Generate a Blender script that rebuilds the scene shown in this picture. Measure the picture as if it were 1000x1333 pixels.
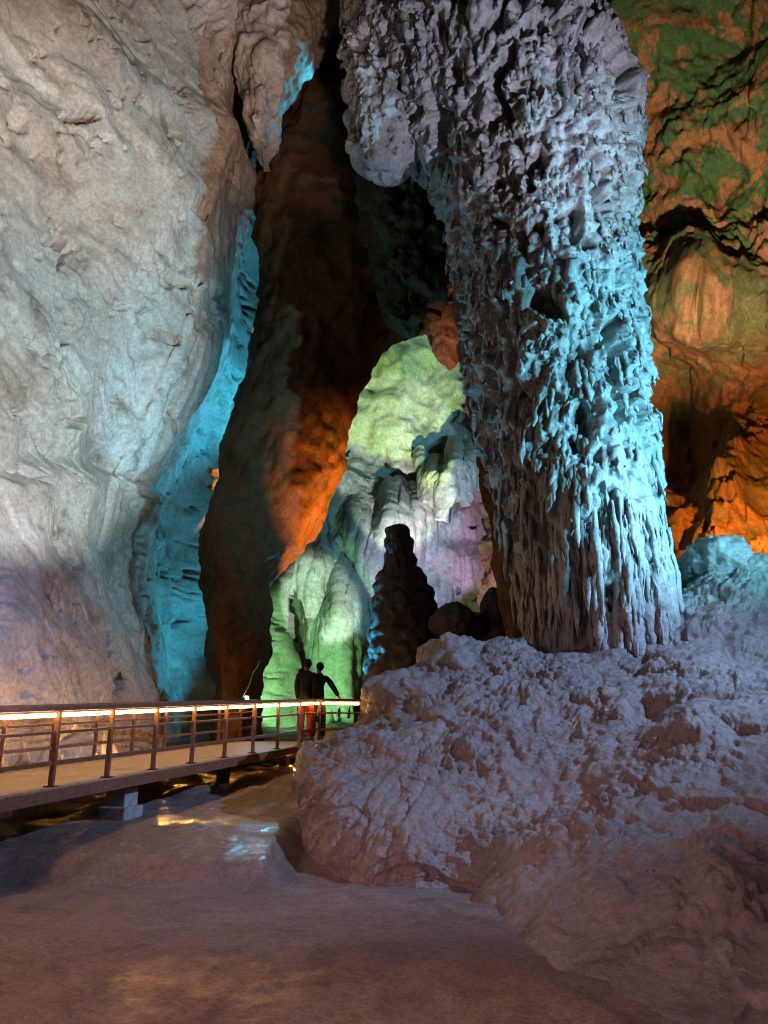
import bpy, bmesh, math, random
import numpy as np
from mathutils import Vector, Matrix

for o in list(bpy.data.objects):
    bpy.data.objects.remove(o)
SC = bpy.context.scene
COL = SC.collection
R = math.radians

# ------------------------------------------------------------------ camera
PITCH = R(16.0)
EYE = 1.6
F = 1000.0                       # focal length in photo pixels (photo is 1000 x 1333)
cam_d = bpy.data.cameras.new('camera')
cam = bpy.data.objects.new('camera', cam_d)
COL.objects.link(cam)
cam.location = (0, 0, EYE)
cam.rotation_euler = (R(90) + PITCH, 0, 0)
cam_d.sensor_fit = 'VERTICAL'
cam_d.angle = 2 * math.atan(666.5 / F)
cam_d.clip_start = 0.1
cam_d.clip_end = 300
SC.camera = cam

# ------------------------------------------------------------------ world: the inside of a cave, no daylight
w = bpy.data.worlds.new('World')
SC.world = w
w.use_nodes = True
bg = w.node_tree.nodes['Background']
bg.inputs[0].default_value = (0.55, 0.42, 0.36, 1)
bg.inputs[1].default_value = 0.028

SC.view_settings.view_transform = 'Standard'
SC.view_settings.look = 'None'
SC.view_settings.exposure = 0
SC.view_settings.gamma = 1
SC.render.engine = 'CYCLES'
SC.cycles.max_bounces = 4
SC.cycles.diffuse_bounces = 3
SC.cycles.glossy_bounces = 2
SC.cycles.sample_clamp_indirect = 3
SC.cycles.use_denoising = True
SC.cycles.filter_width = 1.05
SC.cycles.caustics_reflective = False
SC.cycles.caustics_refractive = False

# ------------------------------------------------------------------ pixel -> place helpers
CP, SP = math.cos(PITCH), math.sin(PITCH)

def at(px, py, Y):
    """the point at ground distance Y that shows at photo pixel px, py"""
    x = (px - 500.0) / F
    y = -(py - 666.5) / F
    dy = CP - y * SP
    dz = SP + y * CP
    t = Y / dy
    return (x * t, Y, EYE + dz * t)

def xz(px, Y, z):
    return ((px - 500.0) / F * (Y * CP + (z - EYE) * SP), Y, z)

def project(P):
    zc = P[..., 1] * CP + (P[..., 2] - EYE) * SP
    yc = -P[..., 1] * SP + (P[..., 2] - EYE) * CP
    zc = np.maximum(zc, 0.2)
    return 500 + F * P[..., 0] / zc, 666.5 - F * yc / zc

# ------------------------------------------------------------------ the coloured show-cave floodlights and a few added fills
def spot(name, pos, target, color, power, cone=60, blend=0.4, radius=0.12):
    d = bpy.data.lights.new(name, 'SPOT')
    d.energy = power
    d.color = color
    d.spot_size = R(cone)
    d.spot_blend = blend
    d.shadow_soft_size = radius
    o = bpy.data.objects.new(name, d)
    COL.objects.link(o)
    o.location = pos
    o.rotation_euler = (Vector(target) - Vector(pos)).to_track_quat('-Z', 'Y').to_euler()
    return o

#LIGHTS
spot('blue_floodlight', (11.3, 6.0, 5.0), (3.4, 14.5, 8.6), (0.21, 0.70, 0.98), 10500, 62, 0.6, 0.06)
spot('blue_fill_front', (8.6, 4.2, 4.2), (3.6, 14.5, 7.6), (0.20, 0.70, 0.98), 8000, 48, 0.8, 0.06)  # added fill that brightens the column; no second source known
spot('lavender_floodlight', (7.0, 3.5, 3.2), (1.6, 14.5, 18.5), (0.76, 0.74, 1.0), 9000, 36, 0.9, 0.1)
spot('mound_floodlight', (8.6, 7.4, 7.5), (1.4, 11.2, 1.8), (0.38, 0.56, 1.0), 5200, 62, 0.9, 0.05)
spot('wall_floodlight', (1.8, 6.5, 3.6), (-6.1, 12.4, 8.6), (0.88, 0.98, 1.0), 7500, 48, 0.35, 0.12)
spot('peach_floodlight', (1.5, 4.5, 5.0), (-6.6, 14.0, 17.5), (1.0, 0.66, 0.48), 8500, 46, 0.9, 0.2)
spot('lilac_floodlight', (-1.5, 4.0, 2.4), (-9.0, 12.6, 3.6), (0.60, 0.56, 1.0), 2400, 46, 0.8, 0.3)
spot('cyan_floodlight_low', (-3.2, 22.8, 4.0), (-5.6, 20.0, 6.0), (0.04, 0.55, 0.9), 600, 150, 0.5, 0.1)
spot('cyan_floodlight_high', (-2.6, 22.6, 10.5), (-5.2, 19.0, 13.5), (0.05, 0.58, 0.95), 950, 160, 0.5, 0.1)
spot('cyan_floodlight_glint', (-1.6, 17.6, 2.4), (1.2, 16.0, 6.5), (0.05, 0.6, 1.0), 900, 75, 0.4, 0.05)
spot('orange_floodlight', (1.9, 19.3, 3.0), (-1.5, 20.5, 7.0), (1.0, 0.36, 0.055), 8000, 43, 0.5, 0.05)
spot('green_floodlight', (-2.9, 20.8, 1.9), (-2.2, 28.5, 4.5), (0.34, 1.0, 0.36), 1800, 56, 0.3, 0.08)
spot('lime_floodlight', (1.2, 18.5, 3.2), at(508, 485, 30), (0.56, 1.0, 0.07), 12500, 23, 0.25, 0.1)
spot('mint_floodlight', (1.3, 18.5, 3.2), at(515, 600, 30), (0.80, 1.0, 0.80), 9000, 22, 0.25, 0.1)
spot('mauve_floodlight', (1.8, 18.6, 3.2), at(625, 640, 29), (0.78, 0.44, 0.72), 3400, 34, 0.3, 0.1)
spot('violet_floodlight', (1.1, 18.6, 3.2), at(540, 720, 29), (0.58, 0.52, 1.0), 3600, 26, 0.3, 0.1)
spot('pale_floodlight', (1.0, 18.6, 3.2), at(395, 770, 28), (0.70, 1.0, 0.85), 5000, 20, 0.4, 0.1)
spot('yellow_floodlight', (2.4, 20.5, 3.0), at(645, 785, 29), (0.95, 1.0, 0.35), 500, 24, 0.8, 0.1)
spot('path_floodlight', (-1.9, 16.6, 1.0), (-2.4, 12.6, 0.5), (1.0, 0.46, 0.09), 500, 90, 0.7, 0.05)
spot('orange_fill_front', (-0.7, 15.6, 3.2), (-1.7, 18.9, 7.4), (1.0, 0.36, 0.055), 3600, 32, 0.9, 0.05)  # added unseen fill in open air, widens the orange on the arch leg
spot('cyan_floodlight_wash', (-3.5, 15.4, 1.9), (-5.3, 17.0, 8.5), (0.06, 0.60, 0.95), 1700, 28, 0.6, 0.05)
spot('spur_floodlight', (1.6, 17.3, 4.6), at(585, 425, 18.9), (1.0, 0.36, 0.05), 1500, 16, 0.4, 0.05)
spot('cyan_fill_lobe', at(452, 120, 17.6), at(388, 112, 17.0), (0.05, 0.60, 0.95), 190, 90, 0.6, 0.05)  # added unseen lamp in open air, gives the lobe its cyan edge
spot('amber_floodlight', (8.8, 16.9, 6.2), (10.2, 21.5, 8.4), (1.0, 0.34, 0.05), 1300, 100, 0.8, 0.08)
spot('moss_floodlight', (6.5, 12.0, 6.6), (9.0, 22.0, 18.5), (1.0, 0.74, 0.48), 10000, 56, 0.9, 0.12)
spot('rose_fill_left', (-6.2, 1.6, 2.8), (-1.0, 6.2, 0.0), (1.0, 0.50, 0.60), 950, 66, 0.9, 0.1)  # added fill from the left, grazing so the floor relief shows
spot('rose_floodlight_near', (-1.5, -1.5, 4.5), (0.0, 5.2, 0.0), (1.0, 0.50, 0.56), 1150, 62, 0.9, 0.15)
spot('ground_floodlight', (-4.6, 17.4, 1.2), (-3.9, 14.0, 0.5), (1.0, 0.46, 0.09), 1400, 76, 0.6, 0.05)
#ENDLIGHTS

# ------------------------------------------------------------------ noise
rng = np.random.RandomState(7)
PERM = rng.permutation(256).astype(np.int32)
PERM = np.concatenate([PERM, PERM, PERM])
GR = rng.normal(size=(256, 3)).astype(np.float32)
GR /= np.linalg.norm(GR, axis=1, keepdims=True)
RND = rng.rand(256, 3).astype(np.float32)

def perlin(x, y, z, seed=0):
    sh = x.shape
    x = np.asarray(x, np.float32).ravel() + seed * 17.37
    y = np.asarray(y, np.float32).ravel() + seed * 5.71
    z = np.asarray(z, np.float32).ravel() + seed * 9.13
    xi = np.floor(x); yi = np.floor(y); zi = np.floor(z)
    fx = x - xi; fy = y - yi; fz = z - zi
    xi = xi.astype(np.int32) & 255; yi = yi.astype(np.int32) & 255; zi = zi.astype(np.int32) & 255
    u = fx * fx * fx * (fx * (fx * 6 - 15) + 10)
    v = fy * fy * fy * (fy * (fy * 6 - 15) + 10)
    ww = fz * fz * fz * (fz * (fz * 6 - 15) + 10)
    def g(dx, dy, dz):
        h = PERM[PERM[PERM[(xi + dx) & 255] + ((yi + dy) & 255)] + ((zi + dz) & 255)]
        gr = GR[h]
        return gr[:, 0] * (fx - dx) + gr[:, 1] * (fy - dy) + gr[:, 2] * (fz - dz)
    a = g(0, 0, 0); b = g(1, 0, 0); x00 = a + u * (b - a)
    a = g(0, 1, 0); b = g(1, 1, 0); x10 = a + u * (b - a)
    a = g(0, 0, 1); b = g(1, 0, 1); x01 = a + u * (b - a)
    a = g(0, 1, 1); b = g(1, 1, 1); x11 = a + u * (b - a)
    y0 = x00 + v * (x10 - x00); y1 = x01 + v * (x11 - x01)
    return (1.4 * (y0 + ww * (y1 - y0))).reshape(sh)

def fbm(P, scale, octaves=4, seed=0, gain=0.5, st=(1, 1, 1)):
    s = 0; a = 1.0; f = 1.0 / scale
    for k in range(octaves):
        s = s + a * perlin(P[..., 0] * f * st[0], P[..., 1] * f * st[1], P[..., 2] * f * st[2], seed + k)
        a *= gain; f *= 2.03
    return s

def ridged(P, scale, octaves=4, seed=0, gain=0.5, st=(1, 1, 1)):
    s = 0; a = 1.0; f = 1.0 / scale
    for k in range(octaves):
        s = s + a * (1 - 2.0 * np.abs(perlin(P[..., 0] * f * st[0], P[..., 1] * f * st[1], P[..., 2] * f * st[2], seed + k)))
        a *= gain; f *= 2.03
    return s

def worley2(s, t, seed=0, up=1.0, down=1.0):
    """2-D cells in surface metres / cell size; 'up' stretches each drop upwards. F1, F2, cell random"""
    sh = s.shape
    s = np.asarray(s, np.float32).ravel(); t = np.asarray(t, np.float32).ravel()
    si = np.floor(s); ti = np.floor(t)
    f1 = np.full(s.shape, 9.0, np.float32); f2 = f1.copy(); cid = np.zeros(s.shape, np.float32)
    for a in (-1, 0, 1):
        for b in (-1, 0, 1):
            cx = si + a; cy = ti + b
            h = PERM[PERM[(cx.astype(np.int32) + seed * 13) & 255] + (cy.astype(np.int32) & 255)]
            r = RND[h]
            dx = s - (cx + 0.1 + 0.8 * r[:, 0]); dy = t - (cy + 0.1 + 0.8 * r[:, 1])
            dy = np.where(dy > 0, dy * up, dy * down)
            d = np.sqrt(dx * dx + dy * dy)
            m = d < f1
            f2 = np.where(m, f1, np.minimum(f2, d))
            cid = np.where(m, r[:, 2], cid)
            f1 = np.where(m, d, f1)
    return f1.reshape(sh), f2.reshape(sh), cid.reshape(sh)

def sstep(a, b, x):
    t = np.clip((x - a) / (b - a), 0, 1)
    return t * t * (3 - 2 * t)

# ------------------------------------------------------------------ surface helpers
def resample(net, n, axis, wrap=False, dens=None):
    """Catmull-Rom through the control points along one axis; dens = parameter positions 0..1"""
    net = np.moveaxis(np.asarray(net, float), axis, 0)
    K = net.shape[0]
    par = np.linspace(0, 1, n, endpoint=not wrap) if dens is None else dens
    if wrap:
        q = par * K
        i = np.floor(q).astype(int); f = q - i
        g = lambda o: net[(i + o) % K]
    else:
        q = par * (K - 1)
        i = np.minimum(np.floor(q).astype(int), K - 2); f = q - i
        ext = np.concatenate([2 * net[:1] - net[1:2], net, 2 * net[-1:] - net[-2:-1]])
        g = lambda o: ext[i + o + 1]
    f = f.reshape((-1,) + (1,) * (net.ndim - 1))
    p0, p1, p2, p3 = g(-1), g(0), g(1), g(2)
    out = 0.5 * (2 * p1 + (p2 - p0) * f + (2 * p0 - 5 * p1 + 4 * p2 - p3) * f * f + (3 * p1 - p0 - 3 * p2 + p3) * f ** 3)
    return np.moveaxis(out, 0, axis)

def normals(P, wrap=False, flip=False):
    if wrap:
        Q = np.concatenate([P[:, -1:], P, P[:, :1]], axis=1)
        du = np.gradient(Q, axis=1)[:, 1:-1]
    else:
        du = np.gradient(P, axis=1)
    dv = np.gradient(P, axis=0)
    n = np.cross(du, dv)
    n /= np.maximum(np.linalg.norm(n, axis=2, keepdims=True), 1e-9)
    return -n if flip else n

def arclen(P):
    s = np.zeros(P.shape[:2])
    s[:, 1:] = np.cumsum(np.linalg.norm(np.diff(P, axis=1), axis=2), axis=1)
    t = np.zeros(P.shape[:2])
    t[1:] = np.cumsum(np.linalg.norm(np.diff(P, axis=0), axis=2), axis=0)
    return s, t

def grid_mesh(name, P, mat, wrap=False, parent=None, flip=False, origin=None, extra=None):
    V, U = P.shape[:2]
    idx = np.arange(V * U).reshape(V, U)
    if wrap:
        nxt = np.roll(idx, -1, axis=1)
        a, b = idx[:-1], nxt[:-1]; c, d = nxt[1:], idx[1:]
    else:
        a, b = idx[:-1, :-1], idx[:-1, 1:]; c, d = idx[1:, 1:], idx[1:, :-1]
    q = np.stack([a, d, c, b] if flip else [a, b, c, d], axis=-1).reshape(-1, 4)
    verts = P.reshape(-1, 3)
    if origin is None:
        zmin = verts[:, 2].min()
        origin = (float(verts[:, 0].mean()), float(verts[:, 1].mean()), float(zmin))
    if parent is not None:
        origin = tuple(parent.location)
    verts = verts - np.array(origin)
    me = bpy.data.meshes.new(name)
    me.vertices.add(len(verts)); me.vertices.foreach_set('co', verts.astype(np.float32).ravel())
    me.loops.add(q.size); me.loops.foreach_set('vertex_index', q.astype(np.int32).ravel())
    me.polygons.add(len(q))
    me.polygons.foreach_set('loop_start', np.arange(0, q.size, 4, dtype=np.int32))
    me.polygons.foreach_set('use_smooth', np.ones(len(q), bool))
    me.update(calc_edges=True)
    me.materials.append(mat)
    o = bpy.data.objects.new(name, me)
    COL.objects.link(o)
    if parent is None:
        o.location = origin
    else:
        o.parent = parent
    return o

def tag(o, label=None, cat=None, group=None, kind=None):
    if label: o['label'] = label
    if cat: o['category'] = cat
    if group: o['group'] = group
    if kind: o['kind'] = kind
    return o

def empty(name, loc, rz=0.0):
    o = bpy.data.objects.new(name, None)
    COL.objects.link(o)
    o.location = loc
    o.rotation_euler = (0, 0, rz)
    return o

class MB:
    """collects boxes, bars and tubes into one mesh"""
    def __init__(s): s.bm = bmesh.new()
    def hexa(s, pts):
        v = [s.bm.verts.new(p) for p in pts]
        for f in ((0, 3, 2, 1), (4, 5, 6, 7), (0, 1, 5, 4), (1, 2, 6, 5), (2, 3, 7, 6), (3, 0, 4, 7)):
            s.bm.faces.new([v[i] for i in f])
    def bar(s, a, b, wd, ht, up=(0, 0, 1)):
        a, b = Vector(a), Vector(b)
        d = (b - a).normalized(); u = Vector(up)
        if abs(d.dot(u)) > 0.95: u = Vector((0.3, 0.95, 0))
        sd = d.cross(u).normalized(); u = sd.cross(d).normalized()
        sd *= wd / 2; u *= ht / 2
        s.hexa([a - sd - u, a + sd - u, a + sd + u, a - sd + u, b - sd - u, b + sd - u, b + sd + u, b - sd + u])
    def tube(s, pts, rad, n=10, cap=True):
        pts = [Vector(p) for p in pts]
        rings = []
        for i, p in enumerate(pts):
            d = (pts[min(i + 1, len(pts) - 1)] - pts[max(i - 1, 0)]).normalized()
            ref = Vector((0, 0, 1)) if abs(d.z) < 0.9 else Vector((0, 1, 0))
            e1 = d.cross(ref).normalized(); e2 = d.cross(e1).normalized()
            r = rad[i] if isinstance(rad, (list, tuple)) else rad
            rings.append([s.bm.verts.new(p + e1 * r * math.cos(2 * math.pi * k / n) + e2 * r * math.sin(2 * math.pi * k / n)) for k in range(n)])
        for a, b in zip(rings, rings[1:]):
            for k in range(n):
                f = s.bm.faces.new([a[k], a[(k + 1) % n], b[(k + 1) % n], b[k]]); f.smooth = True
        if cap:
            s.bm.faces.new(list(reversed(rings[0]))); s.bm.faces.new(rings[-1])
    def build(s, name, mat, parent=None, bevel=0.0):
        if parent is not None:
            s.bm.transform(Matrix.Translation(-Vector(parent.matrix_basis.translation)))
        bmesh.ops.recalc_face_normals(s.bm, faces=s.bm.faces[:])
        me = bpy.data.meshes.new(name)
        s.bm.to_mesh(me); s.bm.free()
        me.materials.append(mat)
        o = bpy.data.objects.new(name, me)
        COL.objects.link(o)
        if parent is not None: o.parent = parent
        if bevel:
            b = o.modifiers.new('bevel', 'BEVEL'); b.width = bevel; b.segments = 2; b.limit_method = 'ANGLE'
        return o

# ------------------------------------------------------------------ materials
def rock_material(name, c1, c2, c3, scale=0.5, bump=0.35, fine=14.0, rough=(0.45, 0.85), algae=None, algae_amt=0.5, bump2=1.0, algae_z=None, spec=0.4, wet=None, aniso=(1, 1, 1)):
    m = bpy.data.materials.new(name); m.use_nodes = True
    nt = m.node_tree; N = nt.nodes; L = nt.links
    bs = N['Principled BSDF']
    tc = N.new('ShaderNodeTexCoord')
    mp = N.new('ShaderNodeMapping'); mp.inputs['Scale'].default_value = aniso
    L.new(tc.outputs['Object'], mp.inputs['Vector'])
    def noise(sc, det=6, ro=0.6, dist=0.0, off=(0, 0, 0)):
        n = N.new('ShaderNodeTexNoise'); n.inputs['Scale'].default_value = sc; n.inputs['Detail'].default_value = det
        n.inputs['Roughness'].default_value = ro; n.inputs['Distortion'].default_value = dist
        if off != (0, 0, 0):
            m2 = N.new('ShaderNodeMapping'); m2.inputs['Location'].default_value = off
            L.new(mp.outputs[0], m2.inputs['Vector']); L.new(m2.outputs[0], n.inputs['Vector'])
        else:
            L.new(mp.outputs[0], n.inputs['Vector'])
        return n.outputs['Fac']
    def ramp(fac, lo, hi, a=0.0, b=1.0):
        mr = N.new('ShaderNodeMapRange'); mr.inputs['From Min'].default_value = lo; mr.inputs['From Max'].default_value = hi
        mr.inputs['To Min'].default_value = a; mr.inputs['To Max'].default_value = b
        mr.interpolation_type = 'SMOOTHSTEP'
        L.new(fac, mr.inputs['Value']); return mr.outputs[0]
    def mix(fac, a, b, mode='MIX'):
        x = N.new('ShaderNodeMix'); x.data_type = 'RGBA'; x.blend_type = mode
        if isinstance(fac, float): x.inputs['Factor'].default_value = fac
        else: L.new(fac, x.inputs['Factor'])
        for sock, val in ((x.inputs[6], a), (x.inputs[7], b)):
            if isinstance(val, tuple): sock.default_value = val + (1,)
            else: L.new(val, sock)
        return x.outputs[2]
    col = mix(ramp(noise(scale, 7, 0.62, 0.6), 0.36, 0.64), c1, c2)
    col = mix(ramp(noise(scale * 3.3, 8, 0.65, 0.8, (4, 2, 7)), 0.48, 0.72), col, c3)
    if algae:
        af = ramp(noise(scale * 1.7, 7, 0.72, 0.9, (9, 3, 1)), 0.56 - 0.14 * algae_amt, 0.64 - 0.14 * algae_amt)
        if algae_z:                                          # algae grows thicker towards the top
            sz = N.new('ShaderNodeSeparateXYZ'); L.new(tc.outputs['Object'], sz.inputs[0])
            mm = N.new('ShaderNodeMath'); mm.operation = 'MULTIPLY'; L.new(af, mm.inputs[0]); L.new(ramp(sz.outputs['Z'], algae_z[0], algae_z[1], 0.45, 1.0), mm.inputs[1]); af = mm.outputs[0]
        col = mix(af, col, algae)
    sp = ramp(noise(fine * 1.6, 4, 0.7, 0, (1, 1, 1)), 0.3, 0.7, 0.72, 1.15)
    cmb = N.new('ShaderNodeCombineColor'); 
    for i in range(3): L.new(sp, cmb.inputs[i])
    col = mix(1.0, col, cmb.outputs[0], 'MULTIPLY')
    L.new(col, bs.inputs['Base Color'])
    ro_ = ramp(noise(scale * 4, 5, 0.6, 0.3, (3, 8, 2)), 0.35, 0.65, rough[0], rough[1])
    if wet:                                                  # a band of seeping water: glossy, rippled
        sx = N.new('ShaderNodeSeparateXYZ'); L.new(tc.outputs['Object'], sx.inputs[0])
        m1 = N.new('ShaderNodeMath'); m1.operation = 'MULTIPLY'; L.new(ramp(sx.outputs['Y'], wet[0], wet[0] + 0.2), m1.inputs[0]); L.new(ramp(sx.outputs['Y'], wet[1], wet[1] - 0.8), m1.inputs[1])
        m2 = N.new('ShaderNodeMath'); m2.operation = 'MULTIPLY'; L.new(m1.outputs[0], m2.inputs[0]); L.new(ramp(noise(1.3, 4, 0.6, 0.5, (6, 1, 3)), 0.30, 0.48), m2.inputs[1])
        xm = N.new('ShaderNodeMix'); L.new(m2.outputs[0], xm.inputs['Factor']); L.new(ro_, xm.inputs[2]); xm.inputs[3].default_value = 0.10
        ro_ = xm.outputs[0]
    L.new(ro_, bs.inputs['Roughness'])
    bs.inputs['Specular IOR Level'].default_value = spec
    b1 = N.new('ShaderNodeBump'); b1.inputs['Strength'].default_value = bump; b1.inputs['Distance'].default_value = 0.08
    L.new(noise(fine * 0.45, 8, 0.68, 0.4, (2, 5, 5)), b1.inputs['Height'])
    b2 = N.new('ShaderNodeBump'); b2.inputs['Strength'].default_value = bump * 0.8; b2.inputs['Distance'].default_value = 0.02 * bump2
    L.new(noise(fine * 2.2, 6, 0.7, 0, (7, 5, 3)), b2.inputs['Height'])
    L.new(b1.outputs[0], b2.inputs['Normal'])
    L.new(b2.outputs[0], bs.inputs['Normal'])
    return m

def plain(name, c, rough=0.6, metal=0.0, grain=0.15, gscale=30.0, spec=0.5):
    m = bpy.data.materials.new(name); m.use_nodes = True
    nt = m.node_tree; N = nt.nodes; L = nt.links
    bs = N['Principled BSDF']
    tc = N.new('ShaderNodeTexCoord'); n = N.new('ShaderNodeTexNoise')
    n.inputs['Scale'].default_value = gscale; n.inputs['Detail'].default_value = 6
    L.new(tc.outputs['Object'], n.inputs['Vector'])
    mr = N.new('ShaderNodeMapRange'); mr.inputs['From Min'].default_value = 0.3; mr.inputs['From Max'].default_value = 0.7
    mr.inputs['To Min'].default_value = 1 - grain; mr.inputs['To Max'].default_value = 1 + grain
    L.new(n.outputs['Fac'], mr.inputs['Value'])
    x = N.new('ShaderNodeMix'); x.data_type = 'RGBA'; x.blend_type = 'MULTIPLY'; x.inputs['Factor'].default_value = 1
    x.inputs[6].default_value = tuple(c) + (1,)
    L.new(mr.outputs[0], x.inputs[7])
    L.new(x.outputs[2], bs.inputs['Base Color'])
    bs.inputs['Roughness'].default_value = rough; bs.inputs['Metallic'].default_value = metal
    bs.inputs['Specular IOR Level'].default_value = spec
    bp = N.new('ShaderNodeBump'); bp.inputs['Strength'].default_value = 0.2; bp.inputs['Distance'].default_value = 0.01
    L.new(n.outputs['Fac'], bp.inputs['Height']); L.new(bp.outputs[0], bs.inputs['Normal'])
    return m

def glow(name, c, s):
    m = bpy.data.materials.new(name); m.use_nodes = True
    bs = m.node_tree.nodes['Principled BSDF']
    bs.inputs['Base Color'].default_value = (0.8, 0.75, 0.65, 1)
    bs.inputs['Emission Color'].default_value = tuple(c) + (1,)
    bs.inputs['Emission Strength'].default_value = s
    return m

M = {}
M['wall'] = rock_material('pale_limestone', (0.41, 0.38, 0.34), (0.31, 0.265, 0.225), (0.19, 0.145, 0.115), 0.28, 0.15, 7.0, (0.6, 0.95), spec=0.25)
M['dark'] = rock_material('shade_dark_brown_rock', (0.14, 0.066, 0.031), (0.10, 0.049, 0.024), (0.065, 0.033, 0.017), 0.6, 0.5, 9.0, (0.7, 0.95), (0.045, 0.055, 0.02), 0.0, spec=0.2)  # brown rock darkened in colour to stand in for lack of light
M['column'] = rock_material('grey_flowstone', (0.37, 0.36, 0.35), (0.28, 0.27, 0.25), (0.17, 0.15, 0.13), 0.9, 0.7, 10.0, (0.4, 0.8), spec=0.5)
M['mound'] = rock_material('wet_flowstone', (0.30, 0.275, 0.25), (0.235, 0.21, 0.19), (0.15, 0.125, 0.11), 0.6, 0.9, 13.0, (0.22, 0.6), spec=0.55, bump2=1.8)
M['back'] = rock_material('back_limestone', (0.42, 0.40, 0.36), (0.34, 0.31, 0.27), (0.26, 0.23, 0.19), 0.4, 0.6, 5.0, (0.6, 0.9), spec=0.25)
M['right'] = rock_material('ochre_rock', (0.35, 0.165, 0.072), (0.27, 0.15, 0.072), (0.17, 0.10, 0.05), 0.40, 0.6, 6.0, (0.6, 0.95), (0.065, 0.135, 0.05), 0.8, algae_z=(10.0, 18.0), spec=0.2)
M['stal'] = rock_material('dark_stalagmite', (0.06, 0.042, 0.034), (0.045, 0.032, 0.026), (0.03, 0.022, 0.018), 1.0, 0.6, 9.0, (0.5, 0.8), spec=0.4)
M['floor'] = rock_material('cave_floor_clay', (0.30, 0.23, 0.20), (0.245, 0.185, 0.16), (0.18, 0.13, 0.11), 0.5, 0.9, 12.0, (0.55, 0.9), spec=0.4, bump2=2.4, wet=(0.80, 2.9))

# ------------------------------------------------------------------ CAVE FLOOR
def floor_z(x, y):
    z = np.interp(y, [-6, 2, 5, 8.0, 12, 30], [0.05, 0.05, 0.02, 0.0, 0.0, 0.0])
    front = 8.95 + 0.10 * np.sin(x * 1.3 + 0.5) + 0.05 * np.sin(x * 4.1)
    step = sstep(0, 0.28, y - front)
    hi = np.interp(y, [8.9, 9.3, 10.5, 12.0, 14, 17, 20, 24, 34], [0.27, 0.28, 0.46, 0.53, 0.62, 0.86, 1.25, 1.6, 2.2])
    hi = hi - 0.30 * sstep(-1.35, -1.0, x) * sstep(11.5, 10, y)
    return z * (1 - step) + hi * step

def build_floor():
    ang = np.linspace(R(-62), R(50), 270)
    rad = np.concatenate([np.array([0.05]), 1.2 * (38 / 1.2) ** np.linspace(0, 1, 290)])
    A, D = np.meshgrid(ang, rad)
    P = np.stack([D * np.sin(A), D * np.cos(A) - 1.0, np.zeros_like(A)], -1)
    z = floor_z(P[..., 0], P[..., 1])
    n1 = fbm(P, 1.6, 4, 31)
    far = sstep(9, 13, P[..., 1])
    z = z + (0.045 - 0.03 * sstep(8.8, 9.3, P[..., 1]) * sstep(11.5, 11, P[..., 1])) * n1 + 0.022 * fbm(P, 0.30, 4, 37) + 0.010 * ridged(P, 0.10, 3, 38, 0.6) * (0.3 + np.clip(fbm(P, 1.5, 2, 39) + 0.4, 0, 1))
    z = z + far * (0.16 * np.abs(fbm(P, 0.9, 4, 41)) + 0.05 * ridged(P, 0.35, 3, 43)) * sstep(11, 13.5, P[..., 1])
    # low lines of dried mud on the near shelf
    yy = P[..., 1] + 0.25 * P[..., 0] + 0.3 * fbm(P, 1.5, 2, 44)
    z = z + 0.035 * np.abs(np.sin(yy * 4.0 + fbm(P, 0.6, 3, 46))) * sstep(-1.5, 0.2, P[..., 0]) * sstep(6.0, 7.2, P[..., 1]) * sstep(9.0, 8.6, P[..., 1])
    # rimstone ripples on the wet terrace
    z = z + 0.012 * np.abs(np.sin((P[..., 1] + 0.15 * fbm(P, 1.0, 3, 45)) * 9)) * sstep(9.2, 9.5, P[..., 1]) * sstep(11.2, 10.6, P[..., 1])
    P[..., 2] = z
    o = grid_mesh('cave_floor', P, M['floor'], origin=(0, 8, 0), flip=True)
    return tag(o, 'brown clay floor of the cave with a low wet step', kind='structure')
build_floor()

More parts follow.
